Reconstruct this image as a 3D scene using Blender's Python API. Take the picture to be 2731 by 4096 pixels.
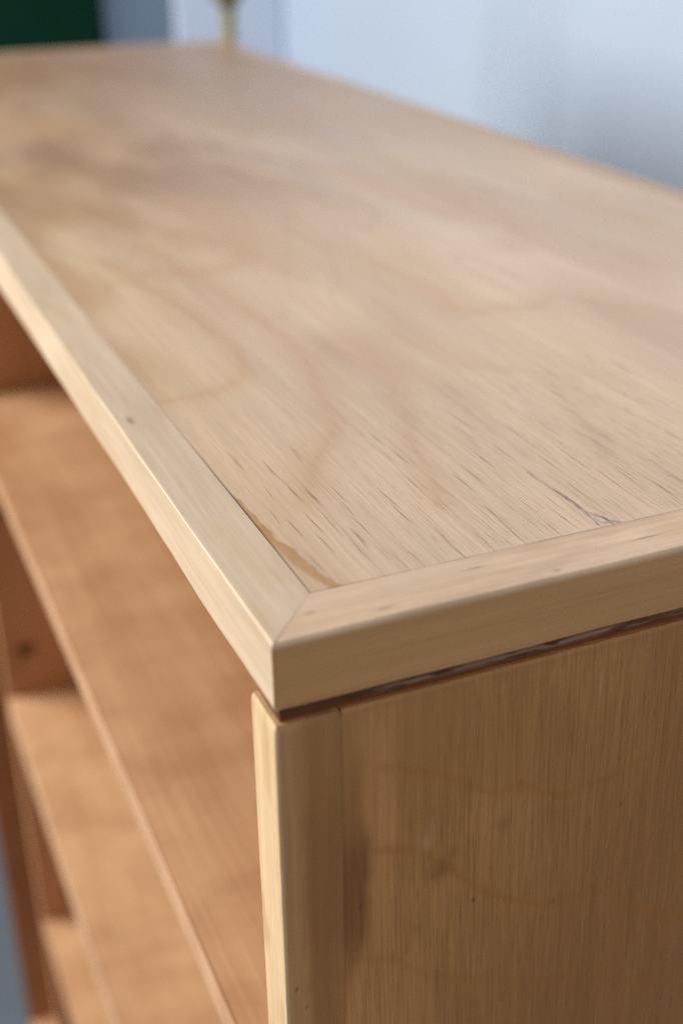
import bpy, bmesh, math
import numpy as np
from mathutils import Matrix, Vector

for o in list(bpy.data.objects):
    bpy.data.objects.remove(o, do_unlink=True)
SC = bpy.context.scene
COL = SC.collection
H = 1.45                      # height of the bookcase top above the floor (metres)
MM = 0.001

# ------------------------------------------------------------------ camera
cam_d = bpy.data.cameras.new("camera")
cam = bpy.data.objects.new("camera", cam_d)
COL.objects.link(cam)
RX = Vector((0.39419555, 0.91897274, -0.00994824))
RY = Vector((0.41175633, -0.18628066, -0.8920517))
RZ = Vector((-0.82162436, 0.34754656, -0.45182385))
m = Matrix.Identity(4)
for i in range(3):
    m[i][0] = RX[i]; m[i][1] = -RY[i]; m[i][2] = -RZ[i]
m[0][3], m[1][3], m[2][3] = 0.24807439, -0.08575290, 0.16918550 + H
cam.matrix_world = m
cam_d.sensor_fit = 'HORIZONTAL'
cam_d.sensor_width = 24.0
cam_d.lens = 44.187
cam_d.clip_start = 0.01
cam_d.clip_end = 60
cam_d.dof.use_dof = True
cam_d.dof.focus_distance = 0.374
cam_d.dof.aperture_fstop = 5.8
cam_d.dof.aperture_blades = 0
SC.camera = cam

# ------------------------------------------------------------------ light
SC.view_settings.view_transform = 'Standard'
SC.view_settings.look = 'None'
SC.view_settings.gamma = 1.0
SC.view_settings.exposure = 0.0
SC.cycles.use_denoising = False
SC.cycles.max_bounces = 8
SC.cycles.filter_width = 1.0
w = bpy.data.worlds.new("World"); SC.world = w
w.use_nodes = True
bg = w.node_tree.nodes["Background"]
bg.inputs[0].default_value = (1.0, 0.92, 0.83, 1)
bg.inputs[1].default_value = 0.54

def area(name, loc, target, sx, sy, power, col):
    d = bpy.data.lights.new(name, 'AREA')
    d.shape = 'RECTANGLE'; d.size = sx; d.size_y = sy
    d.energy = power; d.color = col
    o = bpy.data.objects.new(name, d); COL.objects.link(o)
    o.location = loc
    o.rotation_euler = (Vector(target) - Vector(loc)).to_track_quat('-Z', 'Y').to_euler()
    return o
area("window_light", (-1.55, -1.65, 2.08), (-0.4, 0.3, 1.40), 1.3, 1.3, 86, (1.0, 0.95, 0.87))

# ------------------------------------------------------------------ noise helpers (numpy)
_tabs = {}
def vnoise(x, y, seed=0):
    if seed not in _tabs:
        _tabs[seed] = np.random.RandomState(seed + 11).rand(256, 256)
    t = _tabs[seed]
    xi = np.floor(x).astype(np.int64); yi = np.floor(y).astype(np.int64)
    fx = x - xi; fy = y - yi
    fx = fx * fx * (3 - 2 * fx); fy = fy * fy * (3 - 2 * fy)
    a = t[xi & 255, yi & 255]; b = t[(xi + 1) & 255, yi & 255]
    c = t[xi & 255, (yi + 1) & 255]; d = t[(xi + 1) & 255, (yi + 1) & 255]
    return (a + (b - a) * fx) * (1 - fy) + (c + (d - c) * fx) * fy
def fbm(x, y, seed=0, octv=3):
    s = 0; amp = 0.5; tot = 0
    for k in range(octv):
        s = s + amp * vnoise(x * 2 ** k, y * 2 ** k, seed + k * 7); tot += amp; amp *= 0.5
    return s / tot                                   # 0..1
def sstep(a, b, x):
    t = np.clip((x - a) / (b - a), 0, 1)
    return t * t * (3 - 2 * t)
def mixc(col, tint, f):
    return col * (1 - f[..., None]) + np.array(tint) * f[..., None]
def poly_dist(x, y, pts, sx=1.0, sy=1.0):
    d = np.full(x.shape, 1e9)
    for (x0, y0), (x1, y1) in zip(pts[:-1], pts[1:]):
        dx, dy = (x1 - x0) * sx, (y1 - y0) * sy
        px, py = (x - x0) * sx, (y - y0) * sy
        t = np.clip((px * dx + py * dy) / (dx * dx + dy * dy + 1e-9), 0, 1)
        d = np.minimum(d, np.hypot(px - t * dx, py - t * dy))
    return d
def smooth_poly(pts, n=6):
    P = np.array([pts[0]] + list(pts) + [pts[-1]], float); out = []
    for i in range(1, len(P) - 2):
        p0, p1, p2, p3 = P[i - 1], P[i], P[i + 1], P[i + 2]
        for k in range(n):
            t = k / n
            out.append(0.5 * ((2 * p1) + (-p0 + p2) * t + (2 * p0 - 5 * p1 + 4 * p2 - p3) * t * t + (-p0 + 3 * p1 - 3 * p2 + p3) * t ** 3))
    out.append(P[-2])
    return [tuple(q) for q in out]

# ------------------------------------------------------------------ materials
def new_mat(name):
    mt = bpy.data.materials.new(name); mt.use_nodes = True
    nt = mt.node_tree
    return mt, nt, nt.nodes["Principled BSDF"]
def noise_node(nt, coord, scale, nscale=1.0, detail=3, rough=0.55):
    mp = nt.nodes.new("ShaderNodeMapping"); mp.inputs["Scale"].default_value = scale
    nt.links.new(coord, mp.inputs["Vector"])
    n = nt.nodes.new("ShaderNodeTexNoise"); n.inputs["Scale"].default_value = nscale
    n.inputs["Detail"].default_value = detail; n.inputs["Roughness"].default_value = rough
    nt.links.new(mp.outputs[0], n.inputs["Vector"])
    return n.outputs["Fac"]
def ramp(nt, fac, stops):
    r = nt.nodes.new("ShaderNodeValToRGB"); e = r.color_ramp.elements
    while len(e) < len(stops): e.new(0.5)
    for k, (p, c) in enumerate(stops):
        e[k].position = p; e[k].color = (*c, 1)
    nt.links.new(fac, r.inputs[0]); return r.outputs[0]
def mult(nt, a, b):
    x = nt.nodes.new("ShaderNodeMix"); x.data_type = 'RGBA'; x.blend_type = 'MULTIPLY'
    x.inputs[0].default_value = 1.0
    nt.links.new(a, x.inputs[6]); nt.links.new(b, x.inputs[7]); return x.outputs[2]
def bump(nt, fac, strength, dist, prev=None):
    b = nt.nodes.new("ShaderNodeBump"); b.inputs["Strength"].default_value = strength
    b.inputs["Distance"].default_value = dist
    nt.links.new(fac, b.inputs["Height"])
    if prev: nt.links.new(prev, b.inputs["Normal"])
    return b.outputs[0]
AX = {'x': (14, 900, 900), 'y': (900, 14, 900), 'z': (900, 900, 14)}

def wood_attr(name, axis, rough=0.42, spec=0.5, fine=0.10):
    """sanded wood: colour figure stored on the mesh, fibre and fleck from noise nodes"""
    mt, nt, b = new_mat(name)
    at = nt.nodes.new("ShaderNodeVertexColor"); at.layer_name = "grain"
    tc = nt.nodes.new("ShaderNodeTexCoord").outputs["Object"]
    f1 = noise_node(nt, tc, AX[axis], 1.0, 4, 0.6)
    f2 = noise_node(nt, tc, tuple(v * 0.25 for v in AX[axis]), 1.0, 3, 0.5)
    c1 = ramp(nt, f1, [(0.25, (1 - fine * 1.3, 1 - fine * 1.6, 1 - fine * 2)), (0.7, (1 + fine, 1 + fine, 1 + fine))])
    c2 = ramp(nt, f2, [(0.3, (1 - fine, 1 - fine * 1.2, 1 - fine * 1.5)), (0.7, (1 + fine * .6,) * 3)])
    nt.links.new(mult(nt, mult(nt, at.outputs[0], c1), c2), b.inputs["Base Color"])
    rv = noise_node(nt, tc, {'x': (5, 28, 28), 'y': (28, 5, 28), 'z': (28, 28, 5)}[axis], 1.0, 4, 0.6)
    mr = nt.nodes.new("ShaderNodeMapRange")
    mr.inputs["From Min"].default_value = 0.3; mr.inputs["From Max"].default_value = 0.7
    mr.inputs["To Min"].default_value = rough - 0.07; mr.inputs["To Max"].default_value = rough + 0.09
    nt.links.new(rv, mr.inputs["Value"]); nt.links.new(mr.outputs[0], b.inputs["Roughness"])
    b.inputs["Specular IOR Level"].default_value = spec
    n1 = bump(nt, f1, 0.25, 0.0002)
    nt.links.new(n1, b.inputs["Normal"])
    return mt

def wood_plain(name, axis, dark, light, rough=0.5, knots=False):
    mt, nt, b = new_mat(name)
    tc = nt.nodes.new("ShaderNodeTexCoord").outputs["Object"]
    sc = {'x': (2.2, 22, 22), 'y': (22, 2.2, 22), 'z': (22, 22, 2.2)}[axis]
    f1 = noise_node(nt, tc, sc, 1.0, 5, 0.6)
    f2 = noise_node(nt, tc, AX[axis], 0.6, 3, 0.6)
    c = ramp(nt, f1, [(0.30, dark), (0.68, light)])
    c2 = ramp(nt, f2, [(0.3, (0.86, 0.84, 0.80)), (0.7, (1.04, 1.04, 1.04))])
    f3 = noise_node(nt, tc, (26, 15, 20), 1.0, 3, 0.6)
    c3 = ramp(nt, f3, [(0.35, (0.88, 0.83, 0.79)), (0.6, (1.05, 1.05, 1.05))])
    nt.links.new(mult(nt, mult(nt, c, c2), c3), b.inputs["Base Color"])
    b.inputs["Roughness"].default_value = rough
    nt.links.new(bump(nt, f2, 0.15, 0.0003), b.inputs["Normal"])
    return mt

def paint(name, col, rough=0.6, var=0.04, scale=3.0, spec=0.5):
    mt, nt, b = new_mat(name)
    tc = nt.nodes.new("ShaderNodeTexCoord").outputs["Object"]
    f = noise_node(nt, tc, (scale,) * 3, 1.0, 4, 0.6)
    g = noise_node(nt, tc, (220,) * 3, 1.0, 2, 0.5)
    nt.links.new(ramp(nt, f, [(0.3, tuple(v * (1 - var) for v in col)), (0.7, tuple(v * (1 + var) for v in col))]), b.inputs["Base Color"])
    b.inputs["Roughness"].default_value = rough
    b.inputs["Specular IOR Level"].default_value = spec
    nt.links.new(bump(nt, g, 0.2, 0.0006), b.inputs["Normal"])
    return mt

M_TOP = wood_attr("sanded_birch_veneer", 'x', 0.38, 0.75, 0.04)
M_TRIMX = wood_attr("sanded_lipping_lengthwise", 'x', 0.42, 0.5, 0.05)
M_TRIMY = wood_attr("sanded_lipping_crosswise", 'y', 0.42, 0.35, 0.05)
M_TRIMZ = wood_attr("sanded_lipping_upright", 'z', 0.48, 0.2, 0.05)
M_SIDE = wood_attr("half_sanded_side_veneer", 'z', 0.52, 0.18, 0.05)
M_GROOVE = wood_attr("old_varnish_in_groove", 'y', 0.85, 0.1, 0.16)
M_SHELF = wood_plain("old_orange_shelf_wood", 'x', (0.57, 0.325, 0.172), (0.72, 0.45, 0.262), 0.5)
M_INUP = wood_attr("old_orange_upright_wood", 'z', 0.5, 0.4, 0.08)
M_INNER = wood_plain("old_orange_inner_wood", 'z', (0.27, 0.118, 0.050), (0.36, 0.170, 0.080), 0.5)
M_EDGE = wood_plain("pale_shelf_edge_wood", 'x', (0.55, 0.325, 0.185), (0.66, 0.42, 0.26), 0.5)

# ------------------------------------------------------------------ object helpers
def link(name, me, mat, parent=None):
    o = bpy.data.objects.new(name, me); COL.objects.link(o)
    if mat: me.materials.append(mat)
    if parent: o.parent = parent; o.matrix_parent_inverse = parent.matrix_world.inverted()
    return o
def mesh(name, verts, faces, smooth=None):
    me = bpy.data.meshes.new(name)
    me.from_pydata([tuple(v) for v in verts], [], faces)
    me.update()
    if smooth is not None:
        me.polygons.foreach_set("use_smooth", np.array([smooth] * len(me.polygons) if np.isscalar(smooth) else smooth, bool))
    return me
def set_col(me, col):
    at = me.color_attributes.new("grain", 'FLOAT_COLOR', 'POINT')
    a = np.ones((len(me.vertices), 4), np.float32); a[:, :3] = np.clip(col, 0, 1)
    at.data.foreach_set("color", a.ravel())
def thing(name, label, cat, loc):
    o = bpy.data.objects.new(name, None); COL.objects.link(o)
    o.location = loc; o["label"] = label; o["category"] = cat
    o.empty_display_size = 0.1
    bpy.context.view_layer.update()
    return o
def box(name, x0, x1, y0, y1, z0, z1, mat, parent=None, bev=0.0015, seg=2):
    bm = bmesh.new()
    bmesh.ops.create_cube(bm, size=1)
    for v in bm.verts:
        v.co = ((x0 + x1) / 2 + v.co.x * (x1 - x0), (y0 + y1) / 2 + v.co.y * (y1 - y0), (z0 + z1) / 2 + v.co.z * (z1 - z0))
    if bev: bmesh.ops.bevel(bm, geom=bm.edges[:], offset=bev, segments=seg, affect='EDGES', profile=0.5)
    me = bpy.data.meshes.new(name); bm.to_mesh(me); bm.free()
    return link(name, me, mat, parent)

def slab_grid(U, V, place, back, colfn, relief=None):
    """a solid board: one finely divided face (U x V), plain sides and back.
    place(u, v, d) -> xyz arrays in mm (d = relief outwards); back = depth of the board in mm"""
    nu, nv = len(U), len(V)
    u, v = np.meshgrid(U, V, indexing='ij')
    d = relief(u, v) if relief else np.zeros_like(u)
    P = np.stack(place(u, v, d), -1).reshape(-1, 3)
    col = colfn(u, v).reshape(-1, 3)
    idx = np.arange(nu * nv).reshape(nu, nv)
    q = np.stack([idx[:-1, :-1], idx[1:, :-1], idx[1:, 1:], idx[:-1, 1:]], -1).reshape(-1, 4)
    cu = np.array([U[0], U[-1], U[-1], U[0]]); cv = np.array([V[0], V[0], V[-1], V[-1]])
    B = np.stack(place(cu, cv, np.full(4, -back)), -1)
    n = nu * nv
    verts = np.vstack([P, B]) * MM; verts[:, 2] += H
    cols = np.vstack([col, np.repeat(col.mean(0)[None], 4, 0)])
    faces = q.tolist()
    loops = [(idx[:, 0], n, n + 1), (idx[-1, :], n + 1, n + 2), (idx[::-1, -1], n + 2, n + 3), (idx[0, ::-1], n + 3, n)]
    extra = []
    cnt = n + 4; av, ac = [], []
    for ring, a, b in loops:
        rr = ring[::-1]; k = len(rr)
        av.append(verts[rr]); ac.append(cols[rr])
        extra.append([a, b] + list(range(cnt, cnt + k))); cnt += k
    verts = np.vstack([verts] + av); cols = np.vstack([cols] + ac)
    extra.append([n + 3, n + 2, n + 1, n])
    sm = [True] * len(faces) + [False] * len(extra)
    return verts, faces + extra, sm, cols

def bar(stations, ring, place, colfn):
    """a lipping: ring of (p, q) points swept along stations; place(s, p, q) -> xyz mm"""
    S, R_ = len(stations), len(ring)
    s = np.repeat(np.array(stations)[:, None], R_, 1)
    p = np.repeat(np.array([r[0] for r in ring])[None], S, 0)
    q = np.repeat(np.array([r[1] for r in ring])[None], S, 0)
    P = np.stack(place(s, p, q), -1)
    col = colfn(P[..., 0], P[..., 1], P[..., 2]).reshape(-1, 3)
    idx = np.arange(S * R_).reshape(S, R_)
    nx = np.roll(idx, -1, 1)
    f = np.stack([idx[:-1], idx[1:], nx[1:], nx[:-1]], -1).reshape(-1, 4).tolist()
    n = S * R_
    f.append(list(range(n, n + R_))); f.append(list(range(n + R_, n + 2 * R_))[::-1])
    P = np.concatenate([P.reshape(-1, 3), P[0], P[-1]]); col = np.concatenate([col, col[:R_], col[n - R_:n]])
    V = P.reshape(-1, 3) * MM; V[:, 2] += H
    return V, f, [True] * (len(f) - 2) + [False] * 2, col
def rrect(w_, h_, radii, step=1.0, arc=5):
    """rounded rectangle 0..w_, 0..h_, counter-clockwise, densely sampled"""
    pts = []
    cs = [(0, 0, 180), (w_, 0, 270), (w_, h_, 0), (0, h_, 90)]
    for k, (cx, cy, a0) in enumerate(cs):
        r = radii[k]
        ox = cx + (r if cx == 0 else -r); oy = cy + (r if cy == 0 else -r)
        for j in range(arc + 1):
            a = math.radians(a0 + 90 * j / arc)
            pts.append((ox + r * math.cos(a), oy + r * math.sin(a)))
        nx_, ny_, na = cs[(k + 1) % 4]; r2 = radii[(k + 1) % 4]
        e = (nx_ + (r2 if nx_ == 0 else -r2) + r2 * math.cos(math.radians(na)), ny_ + (r2 if ny_ == 0 else -r2) + r2 * math.sin(math.radians(na)))
        s0 = pts[-1]; L = math.hypot(e[0] - s0[0], e[1] - s0[1]); n = max(2, int(L / step))
        for j in range(1, n):
            pts.append((s0[0] + (e[0] - s0[0]) * j / n, s0[1] + (e[1] - s0[1]) * j / n))
    return pts
def finish(name, data, mat, parent):
    V, f, sm, col = data
    me = mesh(name, V, f, sm); set_col(me, col)
    bm = bmesh.new(); bm.from_mesh(me); bmesh.ops.recalc_face_normals(bm, faces=bm.faces[:]); bm.to_mesh(me); bm.free()
    return link(name, me, mat, parent)

# ------------------------------------------------------------------ room
L, W, T, GAP, TS = 1239.4, 396.0, 20.6, 4.8, 18.6      # bookcase, mm
A, AE = 18.0, 19.2                                     # lipping widths (front, ends), mm

M_WALL = paint("pale_blue_white_paint", (0.41, 0.505, 0.66), 0.65, 0.02)
M_FARWALL = paint("grey_blue_paint", (0.19, 0.26, 0.36), 0.6, 0.03)
M_CASING = paint("white_lacquer", (0.66, 0.76, 0.93), 0.4, 0.02)
M_FLOOR = paint("grey_floor", (0.12, 0.15, 0.185), 0.5, 0.08, 6)
M_GREEN = paint("dark_green_paint", (0.003, 0.030, 0.017), 0.8, 0.3, 3.0, 0.08)
M_BLACK = paint("black_paint", (0.008, 0.009, 0.009), 0.5, 0.1)
M_BRASS, _nt, _b = new_mat("dull_brass")
_b.inputs["Base Color"].default_value = (0.34, 0.32, 0.15, 1); _b.inputs["Metallic"].default_value = 0.35
_b.inputs["Roughness"].default_value = 0.45
_tc = _nt.nodes.new("ShaderNodeTexCoord").outputs["Object"]
_nt.links.new(ramp(_nt, noise_node(_nt, _tc, (40, 40, 6), 1, 3), [(0.3, (0.28, 0.26, 0.11)), (0.7, (0.38, 0.36, 0.18))]), _b.inputs["Base Color"])

def struct(o): o["kind"] = "structure"; return o
struct(box("floor", -4.5, 5.0, -5.0, 1.3, -0.10, 0.0, M_FLOOR, None, 0))
struct(box("back_wall", -2.30, 5.0, 0.80, 0.92, 0.0, 2.9, M_WALL, None, 0))
fw = struct(box("far_wall", -2.26, -2.115, 0.466, 0.80, 0.0, 2.9, M_FARWALL, None, 0))
box("door_casing", -2.115, -2.10, 0.595, 0.690, 0.0, 2.2, M_CASING, fw, 0.003)
box("door_casing", -2.115, -2.095, 0.691, 0.798, 0.0, 2.2, M_CASING, fw, 0.003)

cup = thing("cupboard", "tall dark green cupboard standing at the far end beyond the bookcase", "cupboard", (-2.35, -0.2, 0))
box("body", -2.60, -2.120, -0.75, 0.460, 0.08, 1.95, M_GREEN, cup, 0.004)
box("plinth", -2.59, -2.14, -0.74, 0.450, 0.0, 0.079, M_BLACK, cup, 0.002)
box("door", -2.119, -2.100, -0.145, 0.456, 0.10, 1.93, M_GREEN, cup, 0.004)
box("door", -2.119, -2.100, -0.745, -0.150, 0.10, 1.93, M_GREEN, cup, 0.004)

lamp = thing("brass_post", "slim olive brass post widening to a knob behind the far corner of the bookcase", "post", (-1.30, 0.428, 0))
def lathe(name, prof, cx, cy, mat, parent, n=32):
    vs, fs = [], []
    for r, z in prof:
        for k in range(n):
            a = 2 * math.pi * k / n; vs.append((cx + r * math.cos(a), cy + r * math.sin(a), z))
    for i in range(len(prof) - 1):
        for k in range(n):
            fs.append((i * n + k, i * n + (k + 1) % n, (i + 1) * n + (k + 1) % n, (i + 1) * n + k))
    fs.append(list(range(n))[::-1]); fs.append([(len(prof) - 1) * n + k for k in range(n)])
    return link(name, mesh(name, vs, fs, [True] * (len(fs) - 2) + [False] * 2), mat, parent)
lathe("base", [(0.10, 0.0), (0.10, 0.012), (0.07, 0.022), (0.02, 0.03)], -1.30, 0.428, M_BRASS, lamp)
lathe("pole", [(0.0085, 0.028), (0.0085, H + 0.033)], -1.30, 0.428, M_BRASS, lamp)
lathe("knob", [(0.0087, H + 0.028), (0.015, H + 0.035), (0.024, H + 0.048), (0.026, H + 0.058), (0.019, H + 0.070), (0.006, H + 0.076)], -1.30, 0.428, M_BRASS, lamp)

# ------------------------------------------------------------------ the bookcase
case = thing("bookcase", "pale sanded wooden bookcase with open orange shelves and mitred top edging", "bookcase", (-L / 2 * MM, W / 2 * MM, 0))

# ---- top veneer -----------------------------------------------------------
rng = np.random.RandomState(5)
ARCH = [
 ([(-165, 4), (-167, 18.9), (-168, 31.7), (-170.9, 43.2), (-178.6, 53.5), (-193.9, 60.1), (-217.8, 63.3), (-240, 61.2), (-267, 59), (-301, 53.9), (-360, 46)], 0.75, 3.0),
 ([(-70, 36), (-84, 44), (-96.8, 51.3), (-106.7, 59.2), (-120.8, 68.4), (-137, 71.1), (-157.8, 77), (-186, 83.1), (-216.4, 85.5), (-250, 84), (-300, 80), (-380, 72)], 0.8, 3.6),
 ([(-52, 74), (-70, 80), (-89.6, 83.8), (-99.9, 87.2), (-117.3, 94.9), (-134, 97.7), (-148.1, 103.5), (-164.4, 106.7), (-176.4, 103.8), (-200, 98)], 0.7, 2.6),
 ([(-190, 232), (-218.1, 216.7), (-207.6, 201.4), (-213, 182.6), (-215.8, 169.1), (-251.1, 170), (-290, 168), (-380, 150)], 0.65, 4.5),
 ([(-60, 139), (-76, 143.9), (-116.8, 155.7), (-139, 157), (-148, 147), (-160, 136), (-200, 128)], 0.45, 2.2),
 ([(-330, 60), (-322, 85), (-335, 110), (-380, 122), (-470, 118)], 0.7, 6),
 ([(-300, 240), (-335, 262), (-360, 250), (-420, 236), (-520, 228)], 0.6, 6),
]
HAND = [(-119.4,-99.9,109.6,.8,1),(-103.4,-89.5,106.0,.7,1),(-96,-84.1,122.2,.7,1),(-95.8,-82.7,134.1,.75,1),(-84.9,-70.5,147.1,.7,1),(-78.8,-61.3,142,.7,1),
 (-71.6,-54,128.4,.8,1),(-107.9,-91.6,175.1,.7,1),(-92.8,-82.3,167.2,.6,1),(-83.7,-71.6,172.3,.5,1),(-85.2,-70.1,110.4,.8,1),(-66.6,-52.3,109.8,.9,1),
 (-52.3,-35.7,109.8,.95,1),(-52.8,-36.9,136.1,.7,0),(-81.7,-68.3,101.6,.8,1),(-108.7,-100.8,76.5,.8,1),(-92.6,-84.9,77.4,.9,0),(-76.2,-60.5,72.8,.9,0),
 (-74.4,-60.4,92.3,.8,0),(-44.9,-34.4,85.3,.8,1),(-34.4,-19.9,84.6,.9,1),(-37.4,-27.1,65.1,.95,0),(-25.9,-18.9,64.9,.9,1),(-47.5,-38.6,42.8,.8,0),
 (-56.8,-33.2,130.4,.8,0),(-44.7,-35.3,96.7,.7,0),(-37.2,-22.2,102.3,.8,0),(-139.5,-114.7,191,.7,1),(-126.7,-102.2,153.6,.6,1),(-129.5,-109.5,117,.5,0),
 (-70.9,-62.2,169,.6,0),(-41.7,-33.9,148.6,.6,0),(-45,-28.3,140.8,.7,0),(-56.5,-45.7,60.1,.8,0),(-67.6,-56,61.2,.7,0),(-70.1,-58.3,119.1,.7,1),
 (-68,-57.4,87.1,.7,1),(-49.2,-37.6,116.4,.7,0),(-116.8,-98.9,27.5,.7,2),(-102,-93,35.7,.7,0),(-82.4,-73.6,36.4,.9,0),(-77,-68.6,40.4,.85,0),
 (-111.5,-102.1,48.4,.6,0),(-142.9,-129.7,58.3,.6,0),(-85,-72.8,36.4,.9,0),(-79,-66.6,40.7,.8,0),(-74.6,-67.1,48.6,.95,0),(-83.2,-77.4,29.4,.7,2),
 (-110.6,-101.3,28.1,.7,2),(-102.2,-84.5,35.5,.6,0),(-107.9,-99.4,47.6,.6,0),(-60.2,-50.7,28,.8,0),(-61.9,-49.7,34.2,.85,0),(-62.5,-46.7,38.9,.6,0),
 (-65,-55.5,47.4,.6,0),(-54.7,-44.2,46.1,.7,0),(-48.2,-37.3,42.7,.85,0),(-47.6,-39.5,32.4,.7,0),(-40.9,-30.2,40.1,.6,0),(-38.4,-30,26,.6,0),
 (-68.6,-60.5,25.6,.6,0),(-30,-19.6,52.0,.6,0),(-33,-19.6,74.5,.6,0),(-29,-19.6,96.2,.7,0),(-31,-20,47.4,.5,0),(-27,-20,80.2,.6,0),(-30,-20,121,.5,0)]
POREC = [(0.26, 0.125, 0.055), (0.12, 0.105, 0.10), (0.42, 0.18, 0.05)]
STREAKS = []
for k in range(220):
    x = -19.5 - 300 * rng.rand() ** 1.5
    y = 20 + 330 * rng.rand() ** 1.1
    ln = 3 + 11 * rng.rand() ** 1.6
    dens = 0.45 + 0.55 * float(vnoise(np.array(x / 60), np.array(y / 14), 77))
    st = (0.08 + 0.46 * rng.rand() ** 2.2) * dens * (1.0 if y > 34 or x > -110 else 0.6)
    STREAKS.append((x - ln, x, y, st, 0.13 + 0.13 * rng.rand(), 0))
LANES = 20 + 168 * rng.rand(330) ** 0.85
for k in range(3000):
    x = -19.5 - 118 * rng.rand() ** 1.7
    y = LANES[int(rng.rand() * len(LANES))] + 0.12 * rng.randn()
    ln = 5 + 18 * rng.rand() ** 1.6
    STREAKS.append((x - ln, x, y, 0.06 + 0.58 * rng.rand() ** 2.2 * (0.45 + 0.55 * min(1, (y - 20) / 60)), 0.10 + 0.06 * rng.rand(), int(rng.rand() > 0.7) * 2))
for (xa, xb, y, st, kd) in HAND:
    STREAKS.append((xa - 3.5, xb + 3.5, y, min(1, 1.35 * st), 0.21, kd))
def top_fields(x, y):
    U, V = x[:, 0], y[0, :]
    pore = np.zeros(x.shape); cf = np.zeros(x.shape + (3,))
    r2 = np.random.RandomState(9)
    for xa, xb, yc, st, hw, kd in STREAKS:
        i0, i1 = np.searchsorted(U, [xa, xb]); j0, j1 = np.searchsorted(V, [yc - 1.6, yc + 1.6])
        slope = r2.uniform(-0.035, 0.035)
        if i1 - i0 < 2 or j1 - j0 < 1: continue
        xs = x[i0:i1, j0:j1]; ys = y[i0:i1, j0:j1]
        t = (xs - xa) / (xb - xa)
        prof = np.clip(np.sin(np.pi * np.clip(t, 0, 1)) ** 1.1, 0, 1) * (0.65 + 0.35 * vnoise(xs / 1.7, ys * 0 + yc, 3))
        f = st * prof * np.exp(-((ys - yc - slope * (xs - xa) - 0.35 * (vnoise(xs / 5, ys * 0 + yc, 4) - .5)) / hw) ** 2)
        up = f > pore[i0:i1, j0:j1]
        pore[i0:i1, j0:j1] = np.where(up, f, pore[i0:i1, j0:j1])
        cf[i0:i1, j0:j1][up] = POREC[kd]
    return pore, cf
_cache = {}
def top_get(x, y):
    if 'p' not in _cache: _cache['p'] = top_fields(x, y)
    return _cache['p']
CRACK = [(-62, 109.2), (-55.5, 108.9), (-48, 110), (-41, 110.5), (-34.5, 110.5), (-30, 110.6), (-26.2, 110), (-21.7, 109.3)]
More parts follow.
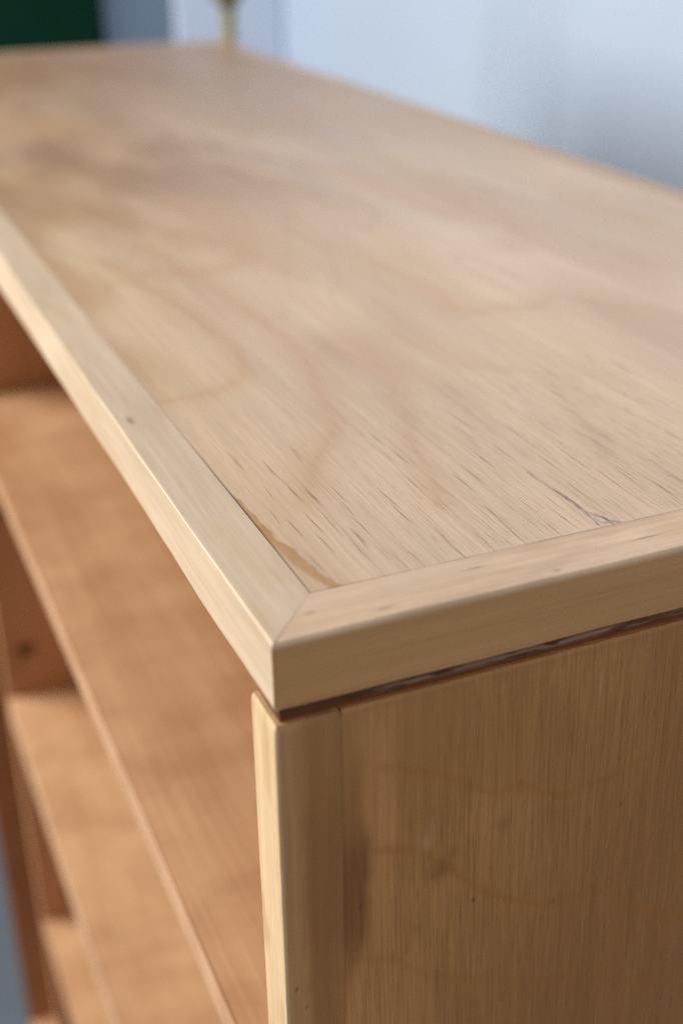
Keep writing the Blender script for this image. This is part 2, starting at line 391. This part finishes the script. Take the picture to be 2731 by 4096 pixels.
def top_col(x, y):
    wx = x + 18 * (fbm(x / 60, y / 22, 21) - .5); wy = y + 9 * (fbm(x / 90, y / 30, 31) - .5)
    base = np.empty(x.shape + (3,)); base[:] = (0.75, 0.555, 0.375)
    lo = fbm(x / 150, y / 38, 41, 3) - .5
    base *= (1 + 0.30 * lo)[..., None]
    red = sstep(0.45, 0.75, fbm(x / 170 + 5, y / 45, 51, 3))
    base = mixc(base, (0.60, 0.385, 0.235), 0.55 * red)
    far = sstep(-330, -620, x)                       # browner towards the far end
    base = mixc(base, (0.30, 0.195, 0.135), 0.80 * sstep(-160, -1050, x))  # weaker light at the far end, painted in as a darker tint
    base = mixc(base, (0.56, 0.345, 0.19), 0.75 * sstep(0.35, 0.65, fbm(x / 130 + 9, y / 50, 63, 3)) * sstep(-110, -230, x) * sstep(190, 60, y))
    pat = sstep(0.40, 0.62, fbm(x / 210 + 3, y / 75 + 1, 61, 4)) * far
    base = mixc(base, (0.30, 0.175, 0.095), 0.72 * pat * sstep(330, 90, y))
    # growth lines further off, as level lines of a slow field
    s = 3.2 * fbm(x / 520, y / 95, 71, 3) + 0.0016 * x
    fr = np.abs((s * 4.2) % 1.0 - 0.5)
    gl = np.exp(-((0.5 - fr) / 0.05) ** 2) * sstep(-150, -330, x)
    base = mixc(base, (0.42, 0.25, 0.135), 0.22 * gl)
    for pts, st, wd in ARCH:
        P = smooth_poly(pts)
        d = poly_dist(x + 3.0 * (fbm(x / 13, y / 9, 81) - .5), y + 2.2 * (fbm(x / 11, y / 7, 91) - .5), P)
        base = mixc(base, (0.60, 0.345, 0.165), st * 0.48 * np.exp(-(d / (0.75 * wd)) ** 2))
        base = mixc(base, (0.62, 0.40, 0.23), st * 0.50 * np.exp(-(d / (2.6 * wd)) ** 2))
    f1 = vnoise(x / 11, y / 0.55, 101) - .5; f2 = vnoise(x / 26, y / 1.5, 102) - .5; f3 = vnoise(x / 60, y / 4.5, 103) - .5
    fade = 0.35 + 0.65 * sstep(-260, -110, x)
    base *= (1 + fade * (0.09 * f1 + 0.05 * f2) + 0.05 * f3)[..., None]
    pore, cf = top_get(x, y)
    base = base * (1 - pore[..., None]) + cf * pore[..., None]
    # dirt in the open joint beside the front lipping, ochre glue smear next to it
    oy = np.interp(x, [-125, -100, -84, -81, -69.5, -60.4, -50, -42, -31, -24.4, -19], [18.2, 18.3, 18.5, 19.2, 19.9, 20.4, 20.9, 23.2, 24.0, 25.6, 27.6])
    oy = oy + 1.6 * (fbm(x / 4.0, x * 0 + 2, 111) - .5)
    inner = np.interp(x, [-60, -45, -34, -19], [17, 18.6, 20.2, 24.0])
    oc = sstep(oy + 0.7, oy - 0.5, y) * sstep(-88, -78, x) * sstep(inner - 1.2, inner + 1.0, y)
    base = mixc(base, (0.47, 0.245, 0.065), 0.85 * oc * (0.62 + 0.6 * fbm(x / 5, y / 1.5, 112)))
    dk = sstep(1.5, 0.1, y - 18.0) * np.interp(x, [-95, -84, -76, -60, -52, -30], [0, .75, .95, .85, .25, 0]) 
    base = mixc(base, (0.10, 0.075, 0.06), np.clip(dk * (0.5 + 0.7 * fbm(x / 2.2, y / 0.6, 113)), 0, 1))
    jl = np.exp(-((y - 18.1) / 0.45) ** 2) * np.interp(x, [-170, -130, -110, -40, -19], [0, .25, .8, .8, .75])
    base = mixc(base, (0.13, 0.09, 0.065), jl)
    je = np.exp(-((x + AE + 0.05) / 0.45) ** 2) * (0.25 + 0.6 * vnoise(y / 9, y * 0, 114))
    base = mixc(base, (0.17, 0.12, 0.09), np.clip(je, 0, 1))
    # the grey filled crack with torn fibres
    d = poly_dist(x, y + 0.8 * (fbm(x / 2.5, y / 2, 115) - .5), CRACK)
    wdt = np.interp(x, [-62, -50, -38, -26, -21], [0.15, 0.24, 0.52, 0.45, 0.28])
    base = mixc(base, (0.155, 0.125, 0.11), 0.9 * np.exp(-(d / wdt) ** 2) * (0.35 + 0.65 * sstep(0.3, 0.6, fbm(x / 2.6, y * 0, 117))))
    tear = sstep(0.52, 0.68, vnoise(x / 1.8, y / 0.9, 116)) * np.exp(-(((x + 24) / 6) ** 2 + ((y - 112.8) / 2.2) ** 2))
    base = mixc(base, (0.22, 0.16, 0.11), 0.85 * tear)
    d2 = poly_dist(x, y, [(-24.5, 113.0), (-22.0, 113.6), (-20.3, 115.8)])
    base = mixc(base, (0.14, 0.11, 0.09), 0.7 * np.exp(-(d2 / 0.55) ** 2))
    return base
def top_relief(x, y):
    pore, _ = top_get(x, y)
    r = 0.03 * (vnoise(x / 14, y / 0.7, 121) - .5) - 0.10 * pore
    dk = sstep(1.2, 0.0, y - 18.0) * np.interp(x, [-95, -84, -76, -60, -52, -30], [0, .5, 1, .9, .3, 0])
    return r - 0.5 * dk
XS = np.concatenate([-np.geomspace(L - AE, 210, 170)[:-1], np.arange(-210, -AE - 0.5, 1.2), [-AE - 0.45, -AE - 0.12]])
YS = np.concatenate([[18.1], np.arange(18.4, 140, 0.165), np.arange(140, 150, 0.4), np.arange(150, 240, 0.55), np.linspace(240, W - A, 110)])
finish("top_panel", slab_grid(XS, YS, lambda u, v, d: (u, v, d - 0.06), T - 0.3, top_col, top_relief), M_TOP, case)

# ---- mitred lippings of the top -------------------------------------------
def wob(s, seed, amp, wl): return amp * 2 * (fbm(s / wl, s * 0 + seed, seed, 3) - .5) + 0.07 * (fbm(s / 3.5, s * 0 + seed, seed + 50, 2) - .5)
def trim_col(axis):
    def f(x, y, z):
        s, p = (x, y) if axis == 'x' else (y, x)
        q = p * 1.0 + z * 1.0
        base = np.empty(x.shape + (3,)); base[:] = (0.71, 0.565, 0.415) if axis == 'x' else (0.74, 0.555, 0.395)
        base = mixc(base, (0.42, 0.30, 0.21), 0.65 * sstep(-220, -1000, x))  # same far-end dimming of the light, put into the trim colour
        if axis == 'x': base = mixc(base, (0.46, 0.31, 0.20), 0.7 * (y > 200))
        base *= (1 + 0.22 * (fbm(s / 55, q / 7, 131 + ord(axis)) - .5) + 0.10 * (vnoise(s / 16, q / 1.2, 132) - .5))[..., None]
        yel = sstep(0.5, 0.8, fbm(s / 32, q / 9, 133 + ord(axis)))
        base = mixc(base, (0.60, 0.39, 0.19), 0.25 * yel)
        if axis == 'x':
            dot = np.exp(-(((x + 155) / 3.0) ** 2 + ((y - 5) / 1.1) ** 2))
            base = mixc(base, (0.16, 0.12, 0.09), 0.85 * dot)
            mit = np.exp(-((x * A / AE + y) / 0.5) ** 2)
        else:
            for (yy, zz, r) in [(56.5, -10.9, 0.8), (66.5, -15.2, 0.6), (103, -8, .5), (82, -14.5, .5), (121, -5, .5)]:
                base = mixc(base, (0.13, 0.08, 0.05), 0.75 * np.exp(-(((y - yy) / r) ** 2 + ((z - zz) / r) ** 2)))
            for (xx, yy, rx, ry) in [(-3.2, 83.8, .7, 1.2), (-10.2, 14.3, .5, 1.4), (-4.3, 32.7, .6, 3), (-9, 117, .4, 5), (-13.5, 64, .4, 3)]:
                base = mixc(base, (0.20, 0.14, 0.10), 0.65 * np.exp(-(((x - xx) / rx) ** 2 + ((y - yy) / ry) ** 2)) * (z > -1.5))
            pk = sstep(0.45, 0.8, fbm(s / 24, x / 6 + z / 6, 137))
            base = mixc(base, (0.54, 0.37, 0.25), 0.45 * pk)
            # lower part of the end face keeps more of the old finish
            base = mixc(base, (0.34, 0.20, 0.10), 0.75 * sstep(-16.5, -20.4, z + 2 * (fbm(y / 14, y * 0, 138) - .5)) * (x > -1.5))
            base = mixc(base, (0.60, 0.325, 0.132), 0.95 * (x > -0.9) * sstep(-0.8, -2.0, z))
            mit = np.exp(-((x * A / AE + y) / 0.5) ** 2)
        base = mixc(base, (0.26, 0.18, 0.12), 0.10 * mit)
        # chipped and stained arris at the near corner
        r0 = np.hypot(x, y)
        base = mixc(base, (0.42, 0.17, 0.06), 0.7 * sstep(1.3, 0.4, r0) * sstep(-2, -3.5, z) * sstep(-17, -8, z) * vnoise(z / 2, z * 0, 145))
        base = mixc(base, (0.66, 0.50, 0.46), 0.8 * sstep(2.0, 0.8, r0) * sstep(-2.2, -1.2, z))
        base = mixc(base, (0.85, 0.70, 0.52), sstep(1.7, 0.9, np.hypot(r0, z + T)))
        return base
    return f
def front_place(y0, sgn):
    def f(s, p, q):                       # p: 0 outer .. A inner, q: 0 bottom .. T top
        xr = -p * AE / A - 0.006; xl = -L + p * AE / A + 0.006
        x = xl + (xr - xl) * s
        topness = np.clip(q / T, 0, 1)
        out = wob(x, 3, 0.30, 45) * topness + wob(x, 5, 0.45, 60) * (1 - topness)
        k = (1 - p / A)
        y = y0 + sgn * (p - out * k)
        z = q - T + wob(x, 7, 0.12, 38) * topness * k + wob(x, 8, 0.25, 50) * (1 - topness)
        return x, y, z
    return f
ring = rrect(A, T, [0.5, 0.3, 0.05, 0.55], 0.8)
ss = 1 - np.concatenate([np.linspace(0, 0.02, 26)[:-1], np.linspace(0.02, 0.25, 160)[:-1], np.linspace(0.25, 1, 100)])
finish("edge_trim", bar(ss[::-1], ring, front_place(0, 1), trim_col('x')), M_TRIMX, case)
finish("edge_trim", bar(ss[::-1], ring, front_place(W, -1), trim_col('x')), M_TRIMX, case)
def end_place(x0, sgn):
    def f(s, p, q):                       # p: 0 outer .. AE inner
        yl = p * A / AE + 0.006; yr = W - p * A / AE - 0.006
        y = yl + (yr - yl) * s
        topness = np.clip(q / T, 0, 1); k = 1 - p / AE
        x = x0 - sgn * (p - (wob(y, 13, 0.18, 40) * topness + wob(y, 15, 0.25, 50) * (1 - topness)) * k)
        z = q - T + wob(y, 17, 0.14, 30) * topness * k + wob(y, 18, 0.30, 34) * (1 - topness)
        nick = np.exp(-((y / 1.3) ** 2)) * np.exp(-((p / 1.6) ** 2)) * topness ** 6
        return x - sgn * 0.5 * nick, y, z - 0.7 * nick
    return f
ring = rrect(AE, T, [0.5, 0.3, 0.05, 1.0], 0.7)
se = np.concatenate([np.linspace(0, 0.05, 20)[:-1], np.linspace(0.05, 0.5, 220)[:-1], np.linspace(0.5, 1, 60)])
finish("edge_trim", bar(se, ring, end_place(0, 1), trim_col('y')), M_TRIMY, case)
finish("edge_trim", bar(se, ring, end_place(-L, -1), trim_col('y')), M_TRIMY, case)

# ---- the unsanded groove between top and side ------------------------------
ZG = -T - GAP
def groove_col(x, y, z):
    base = np.empty(x.shape + (3,)); base[:] = (0.135, 0.062, 0.036)
    base *= (1 + 0.7 * (fbm(y / 9, z / 1.3, 141) - .5))[..., None]
    zc = -T - 2.4
    grey = sstep(22, 40, y) * np.exp(-((z - zc - 0.4 * (fbm(y / 12, y * 0, 142) - .5)) / 1.05) ** 2) * sstep(0.42, 0.60, fbm(y / 7, z / 1.0, 143, 4))
    grey = grey * (1 - np.exp(-((y - 118) / 4.5) ** 2) * .9) * np.where(y > 122, 0.55, 1.0)
    base = mixc(base, (0.40, 0.29, 0.23), np.clip(0.75 * grey, 0, 1))
    base = mixc(base, (0.30, 0.10, 0.03), 0.75 * (sstep(-T - 1.2, -T - 0.3, z) + sstep(-T - 3.6, -T - 4.5, z)) * (x > -3.5))
    base = mixc(base, (0.27, 0.10, 0.035), 0.8 * (y < 4) * sstep(-13, -17, x))
    return base
ring = rrect(15.6, GAP + 1.2, [0.2, .2, .2, .2], 0.4, 2)
finish("groove_strip", bar(np.linspace(0, 1, 330), ring,
       lambda s, p, q: (-2.0 - p + 0.5 * (fbm(s * 60, s * 0 + q / 2, 144) - .5) * (p < 2), 2.0 + s * (W - 4), -T - GAP - 0.6 + q), groove_col), M_GROOVE, case)

# ---- right side: upright lipping and veneered panel -------------------------
ZB = -(H * 1000)
def upright_col(x, y, z):
    q = x + y
    base = np.empty(x.shape + (3,)); base[:] = (0.71, 0.53, 0.33)
    base *= (1 + 0.24 * (fbm(q / 6, z / 50, 151) - .5) + 0.10 * (vnoise(q / 1.0, z / 14, 152) - .5))[..., None]
    front = y < 1.0
    yel = sstep(0.48, 0.75, fbm(x / 7, z / 22, 153))
    base = mixc(base, (0.56, 0.37, 0.18), 0.6 * yel * front)
    side = (x > -0.9) & (y > 0.7)
    base = mixc(base, (0.50, 0.255, 0.098), 0.97 * side)
    base = mixc(base, (0.60, 0.36, 0.18), 0.55 * side * sstep(9.5, 3.5, y + 2 * (fbm(z / 18, y * 0, 154) - .5)))
    base *= (1 + 0.25 * side * (fbm(y / 3, z / 40, 155) - .5))[..., None]
    st2 = sstep(5, 10, y + 2.5 * (fbm(z / 15, y * 0, 156) - .5)) * np.interp(z, [-200, -125, -100, -60, -45, -30], [.45, .6, .95, .9, .6, .45])
    base = mixc(base, (0.34, 0.165, 0.058), 0.8 * st2 * side)
    base = mixc(base, (0.30, 0.18, 0.09), 0.5 * side * sstep(-29, -26, z) * sstep(6, 16, y))
    for yy, zz, r in [(3.5, -119.5, .45), (6.5, -128, .25)]:
        base = mixc(base, (0.06, 0.05, 0.04), 0.85 * side * np.exp(-(((y - yy) / r) ** 2 + ((z - zz) / (1.6 * r)) ** 2)))
    fl = side * np.exp(-(((y - 6 - 0.02 * (z + 100)) / 0.35) ** 2 + ((z + 102) / 7) ** 2))
    base = mixc(base, (0.2, 0.13, 0.07), 0.5 * fl)
    ln = side * np.exp(-((y - 18.3) / 0.4) ** 2) * 0.10
    return mixc(base, (0.2, 0.12, 0.06), ln)
ring = rrect(TS, 18.6, [0.6, 0.6, 0.1, 0.3], 0.7)
zs = np.concatenate([np.linspace(ZG, ZG - 1.0, 4)[:-1], np.linspace(ZG - 1.0, -300, 200)[:-1], np.linspace(-300, ZB, 30)])
def up_place(s, p, q):
    e = sstep(ZG - 1.6, ZG, s)                 # softened upper rim
    k = 1 - p / TS                             # p=0 inner
    cx, cy = TS / 2, 9.3
    x = -TS + p + wob(s, 23, 0.7, 55) * k * (q < 9) - 0.6 * e * (p - cx) / cx
    y = q + wob(s, 25, 0.2, 60) * (q < 3) - 0.6 * e * (q - cy) / cy
    z = s - 0.35 * (fbm(p / 5, q / 5, 27) - .5) * e
    return x, y, z
finish("edge_lipping", bar(zs[::-1], ring, up_place, upright_col), M_TRIMZ, case)

G1 = smooth_poly([(29.7, -47.7), (48.4, -55.7), (58.3, -62.9), (67.6, -68.5), (75, -68.4), (86.8, -75.4), (96.5, -76.5), (120, -72)])
G2 = smooth_poly([(28.9, -76.7), (41.1, -81.2), (54.1, -94.4), (61.9, -102.7), (69.8, -109.1), (85, -117.9), (100.5, -121), (111.2, -124), (128.9, -138.1), (150, -150)])
G3 = smooth_poly([(22, -117), (34, -121), (45, -131), (60, -139), (80, -150), (105, -158), (140, -178)])
def side_col(y, z):
    base = np.empty(y.shape + (3,)); base[:] = (0.60, 0.305, 0.122)
    base *= (1 + 0.26 * (fbm(y / 35, z / 70, 161) - .5))[..., None]
    base = mixc(base, (0.36, 0.165, 0.060), 0.72 * sstep(45, 170, y + 0.45 * (-z - 25)))  # light falloff towards back and bottom painted into the veneer colour
    base = mixc(base, (0.40, 0.19, 0.07), 0.5 * sstep(0.45, 0.7, fbm(y / 20, z / 55, 163)))
    f1 = vnoise(y / 0.8, z / 22, 165) - .5; f2 = vnoise(y / 2.2, z / 60, 166) - .5
    base *= (1 + 0.10 * f1 + 0.07 * f2)[..., None]
    pores = sstep(0.70, 0.92, vnoise(y / 0.75 + 0.02 * z, z / 7, 167)) * sstep(30, 60, y + 0.4 * (-z - 60))
    base = mixc(base, (0.22, 0.11, 0.05), 0.22 * pores)
    rg = sstep(28, 62, y + 0.4 * (-z - 50))
    for sd, pitch, tint, st in ((191, 1.55, (0.22, 0.095, 0.036), 0.34), (192, 1.9, (0.68, 0.39, 0.18), 0.20), (193, 0.9, (0.24, 0.11, 0.045), 0.22)):
        ph = (y + 0.045 * z + 0.9 * (fbm(y / 5, z / 45, sd) - .5)) / pitch
        dl = np.abs(ph - np.floor(ph) - 0.5) * pitch
        on = sstep(0.30, 0.75, vnoise(np.floor(ph) * 3.7, z / 13 + np.floor(ph) * 1.37, sd + 20))
        base = mixc(base, tint, st * rg * on * np.exp(-(dl / 0.20) ** 2))
    for G, st in ((G1, .5), (G2, .65), (G3, .4)):
        d = poly_dist(y + 2.0 * (fbm(y / 3, z / 8, 168) - .5), z + 2.2 * (fbm(y / 3.5, z / 9, 169) - .5), G)
        base = mixc(base, (0.44, 0.18, 0.05), 0.8 * st * np.exp(-(d / 1.5) ** 2))
    # dark drip stain down the lipping joint
    ed = np.interp(z, [-150, -122, -104, -72, -60, -30], [19, 22, 26, 27.0, 25.0, 25.0]) + 1.2 * (fbm(z / 6, y * 0, 170) - .5)
    sa = np.interp(z, [-175, -130, -106, -78, -62, -46, -30, -26], [0, .22, .85, .95, .6, .5, .4, .15])
    st = sstep(ed + 2.2, ed - 2.6, y) * sa * (0.75 + 0.4 * fbm(y / 1.2, z / 20, 171))
    base = mixc(base, (0.22, 0.092, 0.028), np.clip(0.85 * st, 0, 1))
    pal = np.exp(-(((y - 24) / 3.4) ** 2 + ((z + 36) / 8.0) ** 2))
    base = mixc(base, (0.60, 0.33, 0.14), 0.45 * pal)
    rim = sstep(-29.5, -26.5, z)
    base = mixc(base, (0.40, 0.20, 0.085), 0.35 * rim)
    # scuffs, smudges and specks
    sc_ = np.exp(-(((y - 44 - 0.25 * (z + 80)) / 2.2) ** 2 + ((z + 79) / 4.5) ** 2)) * (0.4 + 0.8 * fbm(y / 1.1, z / 1.6, 172))
    base = mixc(base, (0.64, 0.42, 0.24), np.clip(0.40 * sc_, 0, 1))
    for yy, zz, r, c, k in [(50.3, -90.8, 3.6, (0.30, 0.135, 0.045), .6), (47.5, -93, 2.2, (.27, .12, .04), .4), (53.5, -86, 2.4, (.32, .15, .05), .45), (70.2, -81.2, 2.6, (0.32, 0.15, 0.05), .55), (75.3, -66.5, 0.8, (0.45, 0.12, 0.03), .9), (61.1, -107.4, 0.6, (0.07, 0.04, 0.03), .85), (23.7, -96, .8, (.1, .06, .03), .6), (90, -120, .6, (.1, .05, .03), .7), (112, -88, .6, (.1, .05, .03), .6)]:
        w_ = (fbm(y / 2, z / 2, 173) - .5) * r * 0.8
        base = mixc(base, c, k * np.exp(-((((y - yy) + w_) / r) ** 2 + ((z - zz + w_) / r) ** 2)))
    for yy, zz, ln in [(67, -32, 1.8), (58.5, -27.5, 1.2), (83, -33, 3.5), (100, -40, 5), (110, -36, 4)]:
        base = mixc(base, (0.66, 0.42, 0.22), 0.35 * np.exp(-(((y - yy) / 0.4) ** 2 + ((z - zz) / ln) ** 2)))
    base = mixc(base, (0.2, 0.11, 0.055), 0.12 * np.exp(-((y - 18.8) / 0.35) ** 2))
    return base
def side_relief(y, z):
    amp = 0.02 + 0.12 * sstep(30, 70, y + 0.5 * (-z - 60))
    r = amp * (vnoise(y / 0.9 + 0.02 * z, z / 30, 175) - .5) * 2 + 0.05 * (fbm(y / 9, z / 20, 176) - .5)
    e = sstep(ZG - 1.4, ZG, z)
    return r - 0.5 * e ** 2
YP = np.concatenate([[18.61], np.arange(19.0, 150, 0.21), np.arange(150, 190, 0.7), np.linspace(190, W, 60)])
ZP = np.concatenate([np.linspace(ZB, -280, 40)[:-1], np.arange(-280, ZG - 1.6, 1.5), np.linspace(ZG - 1.5, ZG, 5)])
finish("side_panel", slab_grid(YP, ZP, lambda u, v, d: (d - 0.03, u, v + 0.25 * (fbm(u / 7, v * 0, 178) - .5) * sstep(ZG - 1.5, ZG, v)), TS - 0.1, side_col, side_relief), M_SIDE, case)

# ---- inside -----------------------------------------------------------------
def mmbox(name, x0, x1, y0, y1, z0, z1, mat, parent=case, bev=0.001):
    return box(name, x0 * MM, x1 * MM, y0 * MM, y1 * MM, z0 * MM + H, z1 * MM + H, mat, parent, bev)
DIV = -721.0
def divider_col(y, z):
    base = np.empty(y.shape + (3,)); base[:] = (0.52, 0.255, 0.12)
    base *= (1 + 0.5 * (fbm(y / 30, z / 90, 181) - .5))[..., None]
    for yy, zz in [(21, -436), (30, -722), (24, -300)]:
        base = mixc(base, (0.09, 0.035, 0.015), 0.9 * sstep(9.5, 7, np.hypot(y - yy, z - zz)))
    return base
finish("divider", slab_grid(np.linspace(0, 384, 90), np.linspace(-1417, -T - 0.3, 280), lambda u, v, d: (DIV + d, u, v), 18, divider_col), M_INUP, case)
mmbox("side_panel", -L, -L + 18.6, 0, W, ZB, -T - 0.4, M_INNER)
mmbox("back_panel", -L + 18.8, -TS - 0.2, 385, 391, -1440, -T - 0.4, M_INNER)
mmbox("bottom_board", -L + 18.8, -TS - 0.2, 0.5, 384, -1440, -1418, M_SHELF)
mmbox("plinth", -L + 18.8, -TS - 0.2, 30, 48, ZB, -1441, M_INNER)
for zt, zb in ((-194.0, -209.0), (-482.0, -508.0), (-748.0, -763.0), (-1050.0, -1066.0)):
    s = mmbox("shelf", DIV + 0.3, -TS - 0.3, 1.2, 384, zb, zt, M_SHELF, case, 0)
    mmbox("shelf_edge", DIV + 0.3, -TS - 0.3, 0, 1.195, zb, zt, M_EDGE, s, 0.0004)
